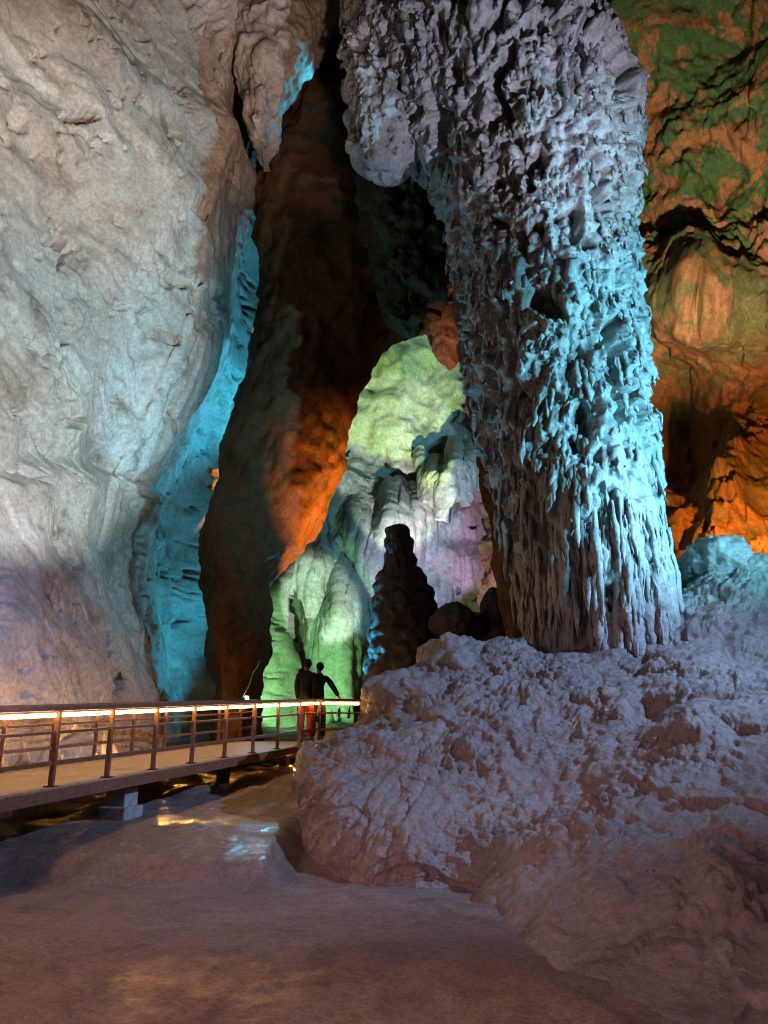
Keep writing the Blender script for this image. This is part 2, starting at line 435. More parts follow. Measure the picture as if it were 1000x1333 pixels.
# ------------------------------------------------------------------ LEFT WALL
def build_left_wall():
    zs = [-0.5, 2.0, 3.5, 5.0, 6.2, 7.5, 8.7, 10.2, 12.0, 14.4, 16.2, 17.2, 18.2, 19.4, 22.5, 26.0, 31.0]
    cr = [178, 178, 158, 136, 142, 164, 198, 232, 264, 280, 298, 316, 292, 300, 390, 450, 480]
    net = []
    for z, c in zip(zs, cr):
        lean = -0.02 * z
        Yc = 17.6 + lean
        p5 = xz(c, Yc, z)
        p2 = xz(0, 12.6 + lean, z)
        row = [(-11.5, -6 + lean, z), (-9.2, 6 + lean, z), p2, xz(c * 0.5, 14.9 + lean, z), xz(c - 30, 17.0 + lean, z), p5,
               (p5[0] - 0.10, 20.2, z), (p5[0] + 0.05, 22.6, z), (p5[0] + 3.2, 26.0, z)]
        net.append(row)
    net = np.array(net)
    vp = np.linspace(0, 1, 520)
    up = np.interp(np.linspace(0, 1, 360), [0, 0.06, 0.13, 0.40, 0.72, 0.78, 0.93, 1.0], np.array([0, 1.0, 2, 3, 4, 5, 6.6, 8.0]) / 8)
    P = resample(resample(net, 520, 0, dens=vp), 360, 1, dens=up)
    N = normals(P)
    if N[300, 150, 0] < 0: N = -N
    px, py = project(P)
    d = 0.60 * fbm(P, 5.0, 2, 1) + 0.20 * fbm(P + 0.4 * np.stack([fbm(P, 2, 2, 9)] * 3, -1), 1.7, 2, 5, st=(1, 1, 0.8))
    # scalloped facets, stepped ledges and hairline cracks
    q = P.copy(); q[..., 2] = P[..., 2] + 0.55 * P[..., 1]
    d += 0.09 * ridged(q, 2.6, 2, 12, st=(0.6, 0.5, 1.3))
    st_ = 3.2 * fbm(q, 3.0, 4, 16, 0.55); fr = st_ - np.floor(st_)
    d += 0.10 * (np.floor(st_) + sstep(0.70, 1.0, fr)) * sstep(-0.35, 0.35, fbm(P, 4, 2, 17))
    st_ = 4.0 * fbm(P, 1.0, 4, 19, 0.55); fr = st_ - np.floor(st_)
    d += 0.030 * (np.floor(st_) + sstep(0.7, 1.0, fr)) * sstep(0.05, 0.45, fbm(P, 3, 2, 20))
    d += 0.010 * fbm(P, 0.5, 2, 18)
    crk = np.abs(fbm(q, 1.9, 4, 22, 0.55))
    d -= 0.26 * np.exp(-(crk / 0.03) ** 2) * sstep(0.05, 0.40, fbm(P, 2.4, 2, 23))
    # crisp pockets
    pk = fbm(P, 1.2, 3, 21, 0.6, (1, 1, 1.5))
    d -= 0.30 * sstep(0.50, 0.62, pk) + 0.18 * sstep(0.62, 0.66, fbm(P, 0.6, 3, 24, 0.6))
    # the nearer buttress low on the left
    edge = np.interp(py, [560, 600, 640, 700, 850, 930], [40, 110, 190, 205, 215, 240]) + 18 * fbm(P, 1.2, 3, 26)
    but = sstep(12, -6, px - edge) * sstep(585, 625, py + 20 * fbm(P, 1.5, 2, 28) - 0.12 * (100 - px))
    d += 0.55 * but
    # the hollow left of the hanging lobe, and the lobe itself
    def gauss(cx, cy, rx, ry): return np.exp(-(((px - cx) / rx) ** 2 + ((py - cy) / ry) ** 2))
    for cx, cy, rx, ry, dep in ((108, 147, 26, 9, .5), (268, 398, 22, 26, .22), (252, 385, 10, 18, .18), (178, 636, 8, 8, .5), (88, 440, 10, 8, .35), (165, 690, 7, 40, .1), (92, 550, 16, 6, .3)):
        g = gauss(cx, cy, rx * 1.3, ry * 1.3) * (1 + 0.7 * fbm(P, 0.5, 3, 33, 0.6))
        d -= 1.4 * dep * sstep(0.42, 0.58, g)
    uu = up[None] * 8
    d = d * (1 - 0.55 * np.exp(-((uu - 5.0) / 0.3) ** 2)) * np.where(uu > 5, 0.7, 1.0) - 0.14 + np.where(uu > 5, 1, np.exp(-((uu - 5.0) / 0.15) ** 2)) * (0.06 * ridged(P, 0.8, 4, 35, 0.55, (1, 1, 0.4)) + 0.03 * fbm(P, 0.3, 3, 36, 0.5, (1, 1, 0.5)))
    P = P + N * d[..., None]
    o = grid_mesh('cave_wall', P, M['wall'], origin=(-7, 14, 0))
    tag(o, 'tall pale limestone wall with hollows, behind the walkway on the left', kind='structure')
    return o
LEFT_WALL = build_left_wall()

# ------------------------------------------------------------------ tubes: pillars of rock
def tube_rows(rows, nv, nu, depth, front=0.68, sq=1.0):
    """rows: (photo y, left x, right x, distance, [depth radius]) -> ring grid; dense towards the viewer"""
    ctl = []
    for r in rows:
        y, l, rr, Y = r[:4]
        a = np.array(at(l, y, Y)); b = np.array(at(rr, y, Y))
        c = (a + b) / 2; hw = np.linalg.norm(b - a) / 2
        dr = r[4] if len(r) > 4 else depth
        ctl.append([c[0], c[1] , c[2], hw, dr])
    ctl = np.array(ctl)
    # re-space along height
    seg = np.concatenate([[0], np.cumsum(np.linalg.norm(np.diff(ctl[:, :4], axis=0), axis=1))])
    dens = np.interp(np.linspace(0, seg[-1], nv), seg, np.linspace(0, 1, len(seg)))
    C = resample(ctl, nv, 0, dens=dens)
    k = int(nu * front)
    th = np.concatenate([np.linspace(R(-200), R(20), k, endpoint=False), np.linspace(R(20), R(160), nu - k, endpoint=False)])
    th = th[::1]
    cx, sy = np.cos(th), np.sin(th)
    cx = np.sign(cx) * np.abs(cx) ** sq; sy = np.sign(sy) * np.abs(sy) ** sq
    P = np.zeros((nv, nu, 3))
    P[..., 0] = C[:, 0:1] + C[:, 3:4] * cx[None]
    P[..., 1] = C[:, 1:2] + C[:, 4:5] * sy[None]
    P[..., 2] = C[:, 2:3]
    for i, k_ in ((0, 1), (-1, -2)):                       # close both ends
        c_ = P[k_].mean(axis=0); P[i] = c_ + (P[k_] - c_) * 0.03
        P[i, :, 2] = P[k_, :, 2].mean()
    N = normals(P, True)
    N[0] = N[1] = N[2]; N[-1] = N[-2] = N[-3]
    cen = P.mean(axis=1, keepdims=True)
    if ((P - cen) * N).sum() < 0: N = -N
    S = th[None] * C[:, 3:4].mean() + 0 * P[..., 0]
    return P, N, S, P[..., 2]

def tipfade(P, r0=0.4):
    c = P.mean(axis=1, keepdims=True)
    return np.clip((np.linalg.norm(P - c, axis=2).mean(axis=1) / r0), 0.03, 1)[:, None] ** 1.3

def arc_s(P):
    """surface distance round a tube measured in place, so drops keep their size where it narrows"""
    c = P.mean(axis=1, keepdims=True); yf = P[..., 1].min(axis=1, keepdims=True)
    return P[..., 0] + np.sign(P[..., 0] - c[..., 0]) * (P[..., 1] - yf) * 0.8

def drip_disp(P, S, T, long=None, seed=0, k=1.0):
    """hanging, dripping flowstone: drops with long tails up and blunt ends down, at four sizes"""
    S = arc_s(P)
    w1 = fbm(P, 1.1, 3, seed + 3); w2 = fbm(P, 0.4, 2, seed + 6)
    s = S + 0.22 * w1 + 0.05 * w2; t = T + 0.35 * w1
    lo = np.zeros_like(S) if long is None else long
    f1, f2, c = worley2(s / 0.55, t / (1.6), seed + 1, 0.5, 1.5)
    a1 = np.sqrt(np.clip(1 - f1 * f1 * 1.25, 0, 1)) * (0.6 + 0.6 * c)
    f1, f2, c = worley2(s / 0.24, t / 0.62, seed + 2, 0.5, 1.7)
    a2 = np.sqrt(np.clip(1 - f1 * f1 * 1.3, 0, 1)) * (0.5 + 0.8 * c)
    f1, f2, c = worley2((S + 0.05 * w2) / 0.125, (T + 0.04 * w2) / 0.30, seed + 4, 0.55, 1.6)
    a3 = np.sqrt(np.clip(1 - f1 * f1 * 1.3, 0, 1)) * (0.4 + 0.9 * c)
    f1, f2, c = worley2(S / 0.06, T / 0.085, seed + 5, 0.7, 1.3)
    a4 = np.sqrt(np.clip(1 - f1 * f1 * 1.2, 0, 1))
    # long flutes
    f1, f2, c = worley2((S + 0.07 * w1) / 0.33, T / 5.0 + 0.2 * w1, seed + 8, 1, 1)
    fl = np.sqrt(np.clip(1 - (f1 * 1.25) ** 2, 0, 1))
    d = 0.34 * a1 + 0.24 * a2 + 0.13 * a3 + 0.035 * a4
    d2 = 0.12 * a1 + 0.36 * fl + 0.10 * a2 + 0.07 * a3 + 0.02 * a4
    d = d * (1 - lo) + d2 * lo
    tr_ = T / 0.75 + 1.1 * w1 + 0.25 * w2; tr_ = tr_ - np.floor(tr_)                     # ragged tiers, proud at their lower lip
    d = d + 0.13 * (1 - tr_) * sstep(0, 0.14, tr_) * (1 - 0.9 * lo)
    pit = fbm(P, 0.75, 3, seed + 9, 0.55, (1.3, 1.3, 0.75))
    d = d - (0.50 * sstep(0.20, 0.36, pit)) * (1 - 0.6 * lo)
    return d * k * tipfade(P)

def build_wall_lobe():
    rows = [(-190, 330, 540, 17.4), (-60, 306, 500, 17.4), (20, 296, 458, 17.3), (60, 296, 430, 17.2), (100, 299, 402, 17.1), (135, 306, 382, 17.1), (162, 316, 366, 17.1), (178, 324, 358, 17.1), (188, 332, 350, 17.1), (192, 339, 343, 17.1)]
    P, N, S, T = tube_rows(rows, 220, 160, 1.1, 0.75)
    st_ = 3.0 * fbm(P, 2.0, 4, 216, 0.55); fr = st_ - np.floor(st_)
    d = 0.12 * fbm(P, 0.8, 3, 211) + 0.22 * fbm(P, 2.0, 3, 210) + 0.09 * (np.floor(st_) + sstep(0.75, 1.0, fr)) + 0.05 * ridged(P, 0.7, 3, 213) - 0.12
    tip = np.linspace(0, 1, P.shape[0])[:, None]
    d = d * tipfade(P)
    grid_mesh('hanging_lobe', P + N * d[..., None], M['wall'], True, LEFT_WALL)
build_wall_lobe()

def scatter_drips(name, P, N, S, T, mat, parent, count, wlo, whi, seed, front=True, longf=None, vr=(0.02, 0.98)):
    """real hanging drops of stone grown out of a surface: narrow at the top, blunt and proud at the bottom"""
    rs = np.random.RandomState(seed)
    V, U = P.shape[:2]
    vi = (rs.uniform(vr[0], vr[1], count * 3) * (V - 1)).astype(int); ui = rs.randint(0, U, count * 3)
    nn = N[vi, ui]; pp = P[vi, ui]
    view = pp - np.array([0, 0, EYE]); view /= np.linalg.norm(view, axis=1, keepdims=True)
    keep = (nn * view).sum(1) < 0.25
    # clump them
    cl = fbm(pp, 1.0, 2, seed + 1)
    keep &= rs.rand(len(vi)) < np.clip(0.55 + 1.3 * cl, 0.08, 1)
    vi, ui, nn, pp = vi[keep][:count], ui[keep][:count], nn[keep][:count], pp[keep][:count]
    K = len(vi)
    w_ = wlo + (whi - wlo) * rs.rand(K) ** 2.0
    L_ = w_ * rs.uniform(1.5, 4.2, K)
    if longf is not None: L_ = L_ * (1 + 2.0 * longf[vi, ui])
    nv, nu = 10, 8
    v = np.linspace(0, 1, nv); th = np.linspace(0, 2 * np.pi, nu, endpoint=False)
    prof = (0.42 + 0.58 * v ** 0.9) * (1 - np.clip((v - 0.62) / 0.38, 0, 1) ** 1.7)
    out = np.array(nn); out[:, 2] *= 0.3; out /= np.linalg.norm(out, axis=1, keepdims=True)
    sd = np.stack([-out[:, 1], out[:, 0], 0 * out[:, 0]], 1)
    ph = rs.rand(K, 1) * 6.28; fq = rs.uniform(7, 14, (K, 1))
    rad = w_[:, None] * 0.5 * prof[None] * (1 + 0.14 * np.sin(fq * v[None] + ph))           # K,nv
    ax = pp[:, None] + out[:, None] * (w_[:, None] * (-0.30 + 0.60 * v[None]))[..., None]
    ax[..., 2] += (L_[:, None] * (0.5 - v[None]))
    ax += sd[:, None] * (0.12 * w_[:, None] * np.sin(4 * v[None] + ph))[..., None]
    G = ax[:, :, None] + rad[:, :, None, None] * (np.cos(th)[None, None, :, None] * sd[:, None, None] + 0.75 * np.sin(th)[None, None, :, None] * out[:, None, None])
    dirn = G - ax[:, :, None]
    G = G + dirn * (0.95 * fbm(G, 0.09, 3, seed + 5, 0.65))[..., None] + out[:, None, None] * (0.05 * fbm(G, 0.25, 2, seed + 8))[..., None]
    idx = np.arange(K * nv * nu).reshape(K, nv, nu); nx = np.roll(idx, -1, 2)
    q = np.stack([idx[:, :-1], idx[:, 1:], nx[:, 1:], nx[:, :-1]], -1).reshape(-1, 4)
    verts = G.reshape(-1, 3) - np.array(parent.location)
    me = bpy.data.meshes.new(name)
    me.vertices.add(len(verts)); me.vertices.foreach_set('co', verts.astype(np.float32).ravel())
    me.loops.add(q.size); me.loops.foreach_set('vertex_index', q.astype(np.int32).ravel())
    me.polygons.add(len(q)); me.polygons.foreach_set('loop_start', np.arange(0, q.size, 4, dtype=np.int32))
    me.polygons.foreach_set('use_smooth', np.ones(len(q), bool)); me.update(calc_edges=True)
    me.materials.append(mat)
    o = bpy.data.objects.new(name, me); COL.objects.link(o); o.parent = parent
    o['kind'] = 'stuff'
    return o

def build_column():
    root = empty('flowstone_column', at(785, 830, 14.6))
    tag(root, 'giant grey flowstone column covered in dripping knobs, standing on the mound', 'rock column')
    rows = [(-190, 490, 540, 15.0), (-90, 490, 560, 15.0), (0, 492, 604, 14.9), (45, 496, 652, 14.8), (85, 502, 704, 14.7), (140, 526, 772, 14.6), (195, 572, 806, 14.5), (235, 602, 786, 14.5),
            (330, 622, 780, 14.5), (420, 634, 784, 14.5), (520, 648, 798, 14.5), (600, 660, 808, 14.5), (700, 682, 822, 14.5), (780, 706, 832, 14.5), (830, 716, 836, 14.5), (890, 716, 838, 14.5)]
    P, N, S, T = tube_rows(rows, 730, 390, 2.3, 0.72, 0.9)
    px, py = project(P)
    lo = sstep(560, 720, py + 40 * fbm(P, 1.5, 2, 71))
    d = drip_disp(P, S, T, lo, 50) + 0.30 * fbm(P, 2.6, 2, 77, st=(1, 1, 0.5)) - 0.22
    P = P + N * d[..., None]
    grid_mesh('shaft', P, M['column'], True, root)
    scatter_drips('drip_crust', P, N, S, T, M['column'], root, 5200, 0.05, 0.18, 401, longf=lo)
    # the lobe that hangs down at the upper left
    rows = [(-190, 484, 640, 15.0, 1.3), (-60, 478, 640, 14.9, 1.3), (20, 476, 630, 14.7, 1.2), (80, 477, 590, 14.6, 1.0), (120, 479, 556, 14.6, 0.85), (155, 481, 538, 14.6, 0.7), (185, 484, 526, 14.6, 0.52), (208, 488, 519, 14.6, 0.36), (222, 494, 514, 14.6, 0.2), (228, 500, 508, 14.6, 0.06)]
    P, N, S, T = tube_rows(rows, 300, 220, 1.2, 0.72, 1.0)
    tip = np.linspace(0, 1, P.shape[0])[:, None]
    d = drip_disp(P, S, T, None, 60) - 0.15 * tipfade(P)
    P = P + N * d[..., None]
    grid_mesh('hanging_lobe', P, M['column'], True, root)
    scatter_drips('lobe_drip_crust', P, N, S, T, M['column'], root, 1500, 0.06, 0.18, 411, vr=(0.02, 0.97))
    # fluted skirt on the column's left foot, its shade put into the dark colour
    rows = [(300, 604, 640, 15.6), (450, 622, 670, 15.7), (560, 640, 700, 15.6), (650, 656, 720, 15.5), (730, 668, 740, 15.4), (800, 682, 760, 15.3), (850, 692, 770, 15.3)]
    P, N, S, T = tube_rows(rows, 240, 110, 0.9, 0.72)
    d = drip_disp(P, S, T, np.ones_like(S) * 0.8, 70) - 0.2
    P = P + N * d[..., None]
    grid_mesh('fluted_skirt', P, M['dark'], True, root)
build_column()

# ------------------------------------------------------------------ DARK ARCH
def build_arch():
    root = empty('rock_arch', at(303, 930, 20))
    tag(root, 'brown rock leg, its shade put into the colour, and overhang of the natural arch in the middle', 'rock arch')
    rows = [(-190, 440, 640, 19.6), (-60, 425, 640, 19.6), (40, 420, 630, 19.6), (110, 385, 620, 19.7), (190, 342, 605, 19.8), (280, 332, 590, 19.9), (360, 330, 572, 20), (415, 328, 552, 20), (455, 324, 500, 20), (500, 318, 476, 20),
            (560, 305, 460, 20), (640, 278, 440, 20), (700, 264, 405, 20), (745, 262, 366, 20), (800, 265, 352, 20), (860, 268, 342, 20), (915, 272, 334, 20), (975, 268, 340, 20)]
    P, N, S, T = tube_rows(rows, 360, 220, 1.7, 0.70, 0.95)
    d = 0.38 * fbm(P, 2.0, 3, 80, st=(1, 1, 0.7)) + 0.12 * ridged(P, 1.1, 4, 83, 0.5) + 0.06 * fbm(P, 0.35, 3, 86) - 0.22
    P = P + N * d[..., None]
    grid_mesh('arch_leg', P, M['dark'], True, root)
    # mossy ragged overhang beside the column
    rows = [(60, 470, 620, 17.4), (140, 476, 616, 17.4), (200, 480, 612, 17.6), (280, 486, 598, 18.0), (340, 500, 580, 18.3, 0.9), (385, 512, 566, 18.3, 0.65), (415, 522, 552, 18.3, 0.38), (430, 530, 544, 18.3, 0.18), (436, 535, 539, 18.3, 0.06)]
    P, N, S, T = tube_rows(rows, 170, 130, 1.0, 0.70)
    d = drip_disp(P, S, T, None, 90, 0.8) - 0.15 * tipfade(P)
    P = P + N * d[..., None]
    grid_mesh('overhang', M_ := P, M['mossy'], True, root)
    rows = [(300, 565, 620, 18.9), (370, 563, 612, 18.9), (420, 566, 607, 18.9, 0.5), (450, 571, 600, 18.9, 0.36), (470, 577, 594, 18.9, 0.2), (482, 583, 588, 18.9, 0.06)]
    P, N, S, T = tube_rows(rows, 120, 90, 0.6, 0.70)
    d = drip_disp(P, S, T, None, 95, 0.5) - 0.08 * tipfade(P)
    grid_mesh('hanging_spur', P + N * d[..., None], M['ochre'], True, root)
M['ochre'] = rock_material('orange_lit_dripstone', (0.36, 0.20, 0.10), (0.28, 0.15, 0.08), (0.2, 0.11, 0.06), 1.0, 0.5, 9.0, spec=0.25)  # orange light on the spur is put into this colour
M['mossy'] = rock_material('mossy_dark_rock', (0.07, 0.05, 0.03), (0.05, 0.035, 0.02), (0.09, 0.10, 0.035), 1.2, 0.7, 10.0, (0.7, 0.95), (0.07, 0.10, 0.03), 0.35, spec=0.2)
build_arch()

# ------------------------------------------------------------------ BACK CHAMBER
def build_back():
    # columns of the net: photo x; rows: photo y with distance
    xs = [290, 325, 370, 420, 480, 540, 600, 650, 700, 750]
    net = []
    for y, base in ((150, 26.0), (330, 28.5), (450, 30.0), (560, 30.5), (625, 30.5), (650, 29.6), (720, 29.2), (800, 29.0), (880, 28.8), (960, 28.6)):
        row = []
        for i, x in enumerate(xs):
            Y = base - (3.0 if i == 0 else 2.0 if i == 1 else 1.0 if i == 2 else 0) - (0.8 if i == 7 else 2.5 if i == 8 else 5 if i == 9 else 0)
            row.append(at(max(x, float(np.interp(y, [330, 560, 700, 960], [380, 335, 292, 290])) + 12 * i), y, Y))
        net.append(row)
    P = resample(resample(np.array(net), 310, 0), 220, 1)
    N = normals(P)
    if N[150, 150, 1] > 0: N = -N
    px, py = project(P)
    d = 0.8 * fbm(P, 4.5, 3, 101) + 0.35 * ridged(P, 2.2, 4, 104, 0.55) + 0.09 * fbm(P, 0.5, 4, 108)
    low = sstep(640, 690, py + 25 * fbm(P, 2, 2, 110))
    S, T = P[..., 0], P[..., 2]
    f1, f2, c = worley2((S + 0.25 * fbm(P, 2, 2, 112)) / 0.55, T / 4.5, 111, 1, 1)
    fl = np.sqrt(np.clip(1 - (1.2 * f1) ** 2, 0, 1))
    f1, f2, c = worley2((S + 0.1 * fbm(P, 1, 2, 113)) / 0.22, T / 1.5, 114, 0.6, 1.4)
    fl2 = np.sqrt(np.clip(1 - (1.2 * f1) ** 2, 0, 1))
    d = d * (1 - 0.55 * low) + low * (0.42 * fl + 0.24 * fl2 + 0.5 * fbm(P, 2.5, 2, 117))
    d -= 0.6 * sstep(0.45, 0.6, fbm(P, 1.6, 3, 119, 0.6))
    P = P + N * d[..., None]
    o = grid_mesh('back_wall', P, M['back'])
    tag(o, 'far wall of the inner chamber under the arch, lit in pastel colours', kind='structure')

def drapery(label, x0, x1, ytop, ybot, Y, bulge, seed, group='dripstone draperies in the inner chamber'):
    """a fluted stone curtain: half tube hanging from the far wall with a ragged fringe"""
    nv, nu = 70, 120
    u = np.linspace(0, 1, nu); v = np.linspace(0, 1, nv)
    rs = np.random.RandomState(seed)
    fr = np.interp(u, np.linspace(0, 1, 16), rs.rand(16)) * 0.35 + 0.25 * np.abs(np.sin(u * 40 + seed))
    arc = np.sin(u * math.pi)
    P = np.zeros((nv, nu, 3))
    for i in range(nv):
        yb = ytop + (ybot - ytop) * (v[i] * (0.55 + 0.45 * arc) * (1 - 0.3 * fr))
        yt = yb + (1 - v[i]) * (1 - arc) * 18
        Yd = Y + 0.9 - (bulge + 0.9) * arc ** 0.7 * math.sin(min(1, v[i] * 2.2) * math.pi / 2)
        yt = yt + 14 * np.sin(u * 9 + seed) + 9 * np.sin(u * 23 + seed)
        for j in range(nu):
            P[i, j] = at(x0 + (x1 - x0) * u[j], yt[j], Yd[j])
    N = normals(P)
    if N[35, 60, 1] > 0: N = -N
    S = P[..., 0]; T = P[..., 2]
    f1, f2, c = worley2((S + 0.06 * fbm(P, 1.0, 2, seed)) / 0.20, T / 3.0, seed, 1, 1)
    f3, f4, c = worley2(S / 0.45, T / 3.0, seed + 3, 1, 1)
    d = 0.16 * np.sqrt(np.clip(1 - (1.25 * f1) ** 2, 0, 1)) + 0.22 * np.sqrt(np.clip(1 - (1.2 * f3) ** 2, 0, 1)) + 0.05 * fbm(P, 0.3, 3, seed + 5)
    F_ = P + N * d[..., None]
    B = P - N * 0.25
    B = B[::-1]
    o = grid_mesh('stone_drapery', np.concatenate([F_, B], 0), M['back'])
    tag(o, label, 'drapery', group)
build_back()
drapery('lavender fluted stone curtain hanging beside the column', 545, 632, 590, 672, 28.6, 2.0, 5)
drapery('fringed stone curtain above the black stalagmite', 425, 580, 640, 790, 29.0, 1.8, 11)
drapery('green lit fringe of stone under the orange edge of the arch', 350, 450, 690, 800, 28.0, 1.2, 21)
drapery('green fluted stone curtain behind the two visitors', 400, 480, 740, 960, 27.4, 1.6, 31)

# ------------------------------------------------------------------ RIGHT WALL
def build_right():
    net = []
    for y, Y0 in ((-200, 17.5), (0, 19.0), (150, 20.5), (300, 21.5), (380, 20.6), (460, 21.5), (560, 22.5), (660, 21.5), (760, 20.0), (860, 19.0)):
        row = []
        for x, dY in ((640, 6), (700, 4.5), (765, 3.0), (830, 1.4), (880, 0.6), (940, 0), (1000, -0.8), (1080, -2.5), (1300, -6)):
            row.append(at(x, y, Y0 + dY))
        net.append(row)
    P = resample(resample(np.array(net), 420, 0), 240, 1, dens=np.interp(np.linspace(0, 1, 240), [0, 0.12, 0.8, 1], [0, 0.25, 0.8, 1]))
    N = normals(P)
    if N[200, 120, 1] > 0: N = -N
    px, py = project(P)
    def gauss(cx, cy, rx, ry): return np.exp(-(((px - cx) / rx) ** 2 + ((py - cy) / ry) ** 2))
    q = P.copy(); q[..., 2] += 0.5 * P[..., 0]
    d = 0.75 * fbm(P, 4.0, 3, 131) + 0.30 * ridged(q, 2.4, 4, 134, 0.5, (1.1, 1.1, 0.6)) + 0.35 * np.abs(fbm(P, 1.6, 3, 136, 0.55)) + 0.16 * ridged(P, 0.8, 4, 137, 0.6) * sstep(-0.2, 0.3, fbm(P, 2.5, 2, 139)) + 0.22 * fbm(P, 0.7, 4, 138, 0.6) 
    d += 1.6 * gauss(915, 405, 45, 50) - 2.4 * gauss(880, 540, 50, 90) + 0.8 * gauss(965, 640, 40, 60)
    d += 0.9 * gauss(845, 40, 40, 60) - 0.8 * gauss(950, 60, 40, 60) - 0.3 * gauss(800, 70, 25, 60)
    d -= 0.35 * sstep(0.4, 0.7, fbm(P, 1.3, 3, 141, 0.6, (1, 1, 0.6)))
    P = P + N * d[..., None]
    o = grid_mesh('ochre_wall', P, M['right'], origin=(10, 21, 0))
    tag(o, 'rough ochre wall with green algae patches behind the column', kind='structure')
build_right()

# ------------------------------------------------------------------ THE MOUND
def build_mound():
    prof = [
        [(478, 1120, 12.6), (478, 1070, 12.7), (478, 1010, 13.0), (482, 992, 13.3), (492, 978, 13.6), (505, 970, 13.9), (515, 990, 14.4)],
        [(420, 1150, 10.5), (406, 1090, 10.7), (398, 1030, 11.2), (402, 992, 11.8), (446, 966, 12.6), (500, 934, 13.2), (525, 970, 14.3)],
        [(432, 1165, 9.6), (424, 1095, 9.8), (424, 1030, 10.2), (446, 972, 10.9), (486, 935, 12.0), (512, 900, 13.0), (540, 960, 14.4)],
        [(488, 1170, 9.1), (482, 1098, 9.4), (482, 1025, 10.0), (498, 960, 10.8), (522, 915, 11.9), (540, 880, 13.0), (545, 960, 14.6)],
        [(535, 1178, 8.9), (540, 1100, 9.2), (548, 1020, 9.9), (562, 948, 10.7), (574, 890, 11.8), (584, 852, 12.9), (600, 950, 15.0)],
        [(592, 1188, 8.6), (606, 1095, 9.1), (622, 1012, 9.9), (640, 940, 10.8), (652, 882, 11.9), (664, 838, 13.0), (690, 900, 15.4)],
        [(655, 1255, 6.8), (690, 1135, 8.1), (720, 1040, 9.3), (734, 960, 10.4), (742, 890, 11.6), (750, 836, 13.2), (770, 860, 16.2)],
        [(735, 1370, 4.9), (795, 1180, 6.8), (818, 1060, 8.3), (830, 950, 9.8), (840, 870, 11.4), (850, 790, 13.4), (870, 820, 16.6)],
        [(900, 1430, 4.2), (925, 1230, 5.6), (930, 1080, 7.4), (932, 950, 9.2), (932, 850, 11.2), (935, 732, 13.6), (940, 780, 16.6)],
        [(1110, 1460, 4.0), (1085, 1250, 5.2), (1060, 1080, 7.0), (1050, 950, 8.8), (1040, 855, 11.0), (1028, 738, 13.6), (1030, 800, 16.6)],
        [(1420, 1420, 4.0), (1320, 1250, 5.0), (1260, 1080, 6.6), (1225, 950, 8.6), (1205, 860, 10.8), (1185, 750, 13.6), (1180, 820, 16.6)],
        [(1800, 1420, 4.0), (1650, 1250, 5.0), (1560, 1080, 6.6), (1500, 950, 8.6), (1450, 860, 10.8), (1400, 770, 13.6), (1400, 820, 16.6)],
    ]
    net = np.array([[at(*p) for p in pr] for pr in prof])          # (profile, k, 3)
    nu, nv = 540, 440
    du = np.interp(np.linspace(0, 1, nu), [0, 0.03, 0.14, 0.62, 0.92, 1.0], np.array([0, 1.0, 2.2, 6.2, 9.2, 11]) / 11)
    dv = np.interp(np.linspace(0, 1, nv), [0, 0.95, 1.0], [0, 5.15 / 6, 1])
    P = resample(resample(net, nu, 0, dens=du), nv, 1, dens=dv)
    P = np.transpose(P, (1, 0, 2))                                   # rows v, columns u
    N = normals(P)
    if N[200, 400, 2] < 0: N = -N
    px, py = project(P)
    S, T = arclen(P)
    S = P[..., 0] * 1.0
    T = 0.9 * P[..., 1] + 0.9 * P[..., 2]
    w = fbm(P, 1.1, 3, 151)
    f1, f2, c = worley2((S + 0.35 * w) / 0.95, (T + 0.35 * w) / 1.15, 152, 0.8, 1.2)
    a0 = np.sqrt(np.clip(1 - f1 * f1 * 1.2, 0, 1)) * (0.4 + 0.9 * c)
    f1, f2, c = worley2((S + 0.12 * w) / 0.34, (T + 0.12 * w) / 0.40, 153, 0.75, 1.3)
    a1 = np.sqrt(np.clip(1 - f1 * f1 * 1.2, 0, 1)) * (0.4 + 0.9 * c)
    f1, f2, c = worley2((S + 0.04 * w) / 0.115, (T + 0.04 * w) / 0.12, 154, 0.8, 1.2)
    a2 = np.sqrt(np.clip(1 - f1 * f1 * 1.25, 0, 1)) * (0.4 + 0.9 * c)
    f1, f2, c = worley2(S / 0.05, T / 0.05, 155, 0.9, 1.1)
    a3 = np.sqrt(np.clip(1 - f1 * f1 * 1.25, 0, 1))
    crust = np.clip(sstep(-0.7, 0.7, 0.8 * fbm(P, 1.2, 4, 158, 0.6) + np.interp(py, [760, 950, 1060, 1150, 1333], [0.5, 0.35, 0.1, -0.15, -0.3])), 0.06, 1)
    d = 0.22 * fbm(P, 2.6, 3, 160) + 0.17 * a0 + 0.05 * a1 + crust * (0.04 * a1 + 0.080 * a2 * (0.2 + 1.1 * np.clip(0.35 + 1.1 * fbm(P, 1.4, 2, 169), 0, 1)) + 0.026 * a3 + 0.026 * ridged(P, 0.22, 4, 168, 0.6)) + (1 - crust) * 0.012 * fbm(P, 0.25, 4, 163) + 0.02 * fbm(P, 0.12, 2, 165)
    st_ = 2.4 * fbm(P, 1.7, 3, 170, 0.5) + 0.6 * P[..., 2]; fr_ = st_ - np.floor(st_)
    d += 0.085 * (sstep(0.62, 1.0, fr_) + np.floor(st_) - st_) * sstep(-0.3, 0.3, fbm(P, 3.0, 2, 171))
    # clusters of wet popcorn low down on the right
    def gauss(cx, cy, rx, ry): return np.exp(-(((px - cx) / rx) ** 2 + ((py - cy) / ry) ** 2))
    pop = np.clip(gauss(700, 1215, 50, 45) + gauss(965, 1150, 70, 60) + gauss(960, 1090, 60, 25) + gauss(920, 960, 35, 30) , 0, 1)
